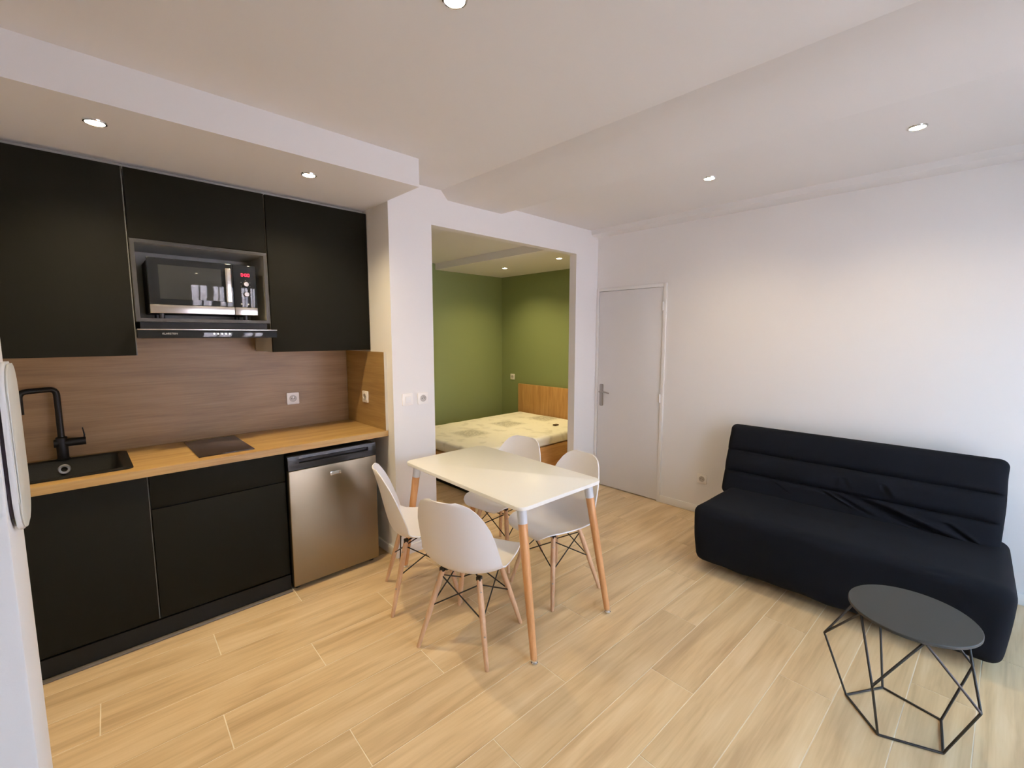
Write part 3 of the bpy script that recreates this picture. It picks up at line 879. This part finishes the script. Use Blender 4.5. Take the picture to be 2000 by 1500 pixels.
CREASES = [((.10, .30), (.62, .02), .030, .022), ((.52, .22), (.66, .06), .014, .012), ((-.10, .31), (.08, .16), .012, .008), ((-.02, .30), (.20, .12), .014, .008),
           ((-.40, .30), (-.28, .18), .012, .005), ((.22, .50), (.26, .37), .012, .007), ((.02, .50), (.05, .37), .010, .006), ((-.02, .49), (-.03, .37), .010, .005), ((-.30, .48), (-.33, .37), .009, .004)]
def back_def(p):
    x, y, z = p                       # x: thickness (front at -), y: width, z: length
    s = (z+BL/2)/BL; q = Vector((x, y, z))
    if x < 0:
        dep = 0
        for sc_ in (.63, .335):
            dep += .010*math.exp(-((s-sc_)/.034)**2) + .013*math.exp(-((s-sc_)/.011)**2)
        edge = min(1, (BW/2-abs(y))/.06)
        dep *= max(.25, edge)
        bul = .012*abs(math.sin(math.pi*max(0, min(1, (s-.335)/.295)))) if s < .63 else .012*math.sin(math.pi*min(1, (s-.63)/.37))
        q.x += dep - bul*max(0, edge)
        for (y0, s0), (y1, s1), wd, am in CREASES:      # y measured to the right as one faces the sofa
            P = Vector((-y, s)); A = Vector((y0, s0)); D_ = Vector((y1-y0, s1-s0)); t = max(0, min(1, (P-A).dot(D_)/D_.length_squared))
            dist = (P-(A+D_*t)).length
            am2 = am*1.5
            q.x += am2*math.exp(-(dist/wd)**2)*math.sin(math.pi*min(1, max(0, .15+.85*t)))
            q.x -= am2*.6*math.exp(-((dist-wd*1.8)/wd)**2)*math.sin(math.pi*min(1, max(0, .15+.85*t)))*(1 if (P-A).x*D_.y-(P-A).y*D_.x < 0 else 0)
        if s < .63: q.x += .004*noise.noise(Vector((y*6, z*14, 2.0)))
    q.y += .004*noise.noise(Vector((y*2, z*9, 5.0)))
    return q
bm = rbox((BT, BW, BL), .045, (8, 130, 110), back_def)
bmesh.ops.transform(bm, matrix=Matrix.Translation((2.105-1.75, (-3.57-2.105)/2+2.86, .598)) @ Matrix.Rotation(R(17), 4, 'Y'), verts=bm.verts[:])
finish(bm, 'backrest', M_fabric, sf, smooth=80)

# ------------------------------------------------------------------ wire coffee table
CT = (.785, -3.285)
ct = thing('coffee_table', 'round charcoal side table on a black geometric wire frame', 'table', (CT[0], CT[1], 0))
tr = .202
finish(lathe(bmesh.new(), [(0, .447), (tr-.002, .447), (tr, .449), (tr, .457), (tr-.002, .459), (0, .459)], 64, Matrix.Translation((.012, -.012, 0))), 'tabletop', M_disc, ct, smooth=30)
ang = [94, 166, 238, 310, 22]
pol = lambda a, r, z: Vector((r*math.cos(R(a)), r*math.sin(R(a)), z))
rr = .0045
for i in range(5):
    a, b = ang[i], ang[(i+1) % 5]
    for p, q in ((pol(a, .167, rr), pol(b, .167, rr)), (pol(a, .167, rr), pol(a, .260, .25)),
                 (pol(a, .260, .25), pol(a+36, .170, .4425)), (pol(a, .260, .25), pol(a-36, .170, .4425)),
                 (pol(a+36, .170, .4425), pol(b+36, .170, .4425))):
        finish(RD(p, q, rr, n=8), 'frame_rod', M_wire, ct)

# daylight sampling portals in the window openings (they emit nothing themselves)
for i, (a, b) in enumerate(WIN):
    ld = bpy.data.lights.new('window_portal', 'AREA'); ld.shape = 'RECTANGLE'; ld.size = b-a; ld.size_y = WZ
    ld.cycles.is_portal = True
    lo = bpy.data.objects.new('window_portal', ld); COL.objects.link(lo)
    lo.location = ((a+b)/2, YF-.145, WZ/2); lo.rotation_euler = (R(90), 0, 0)
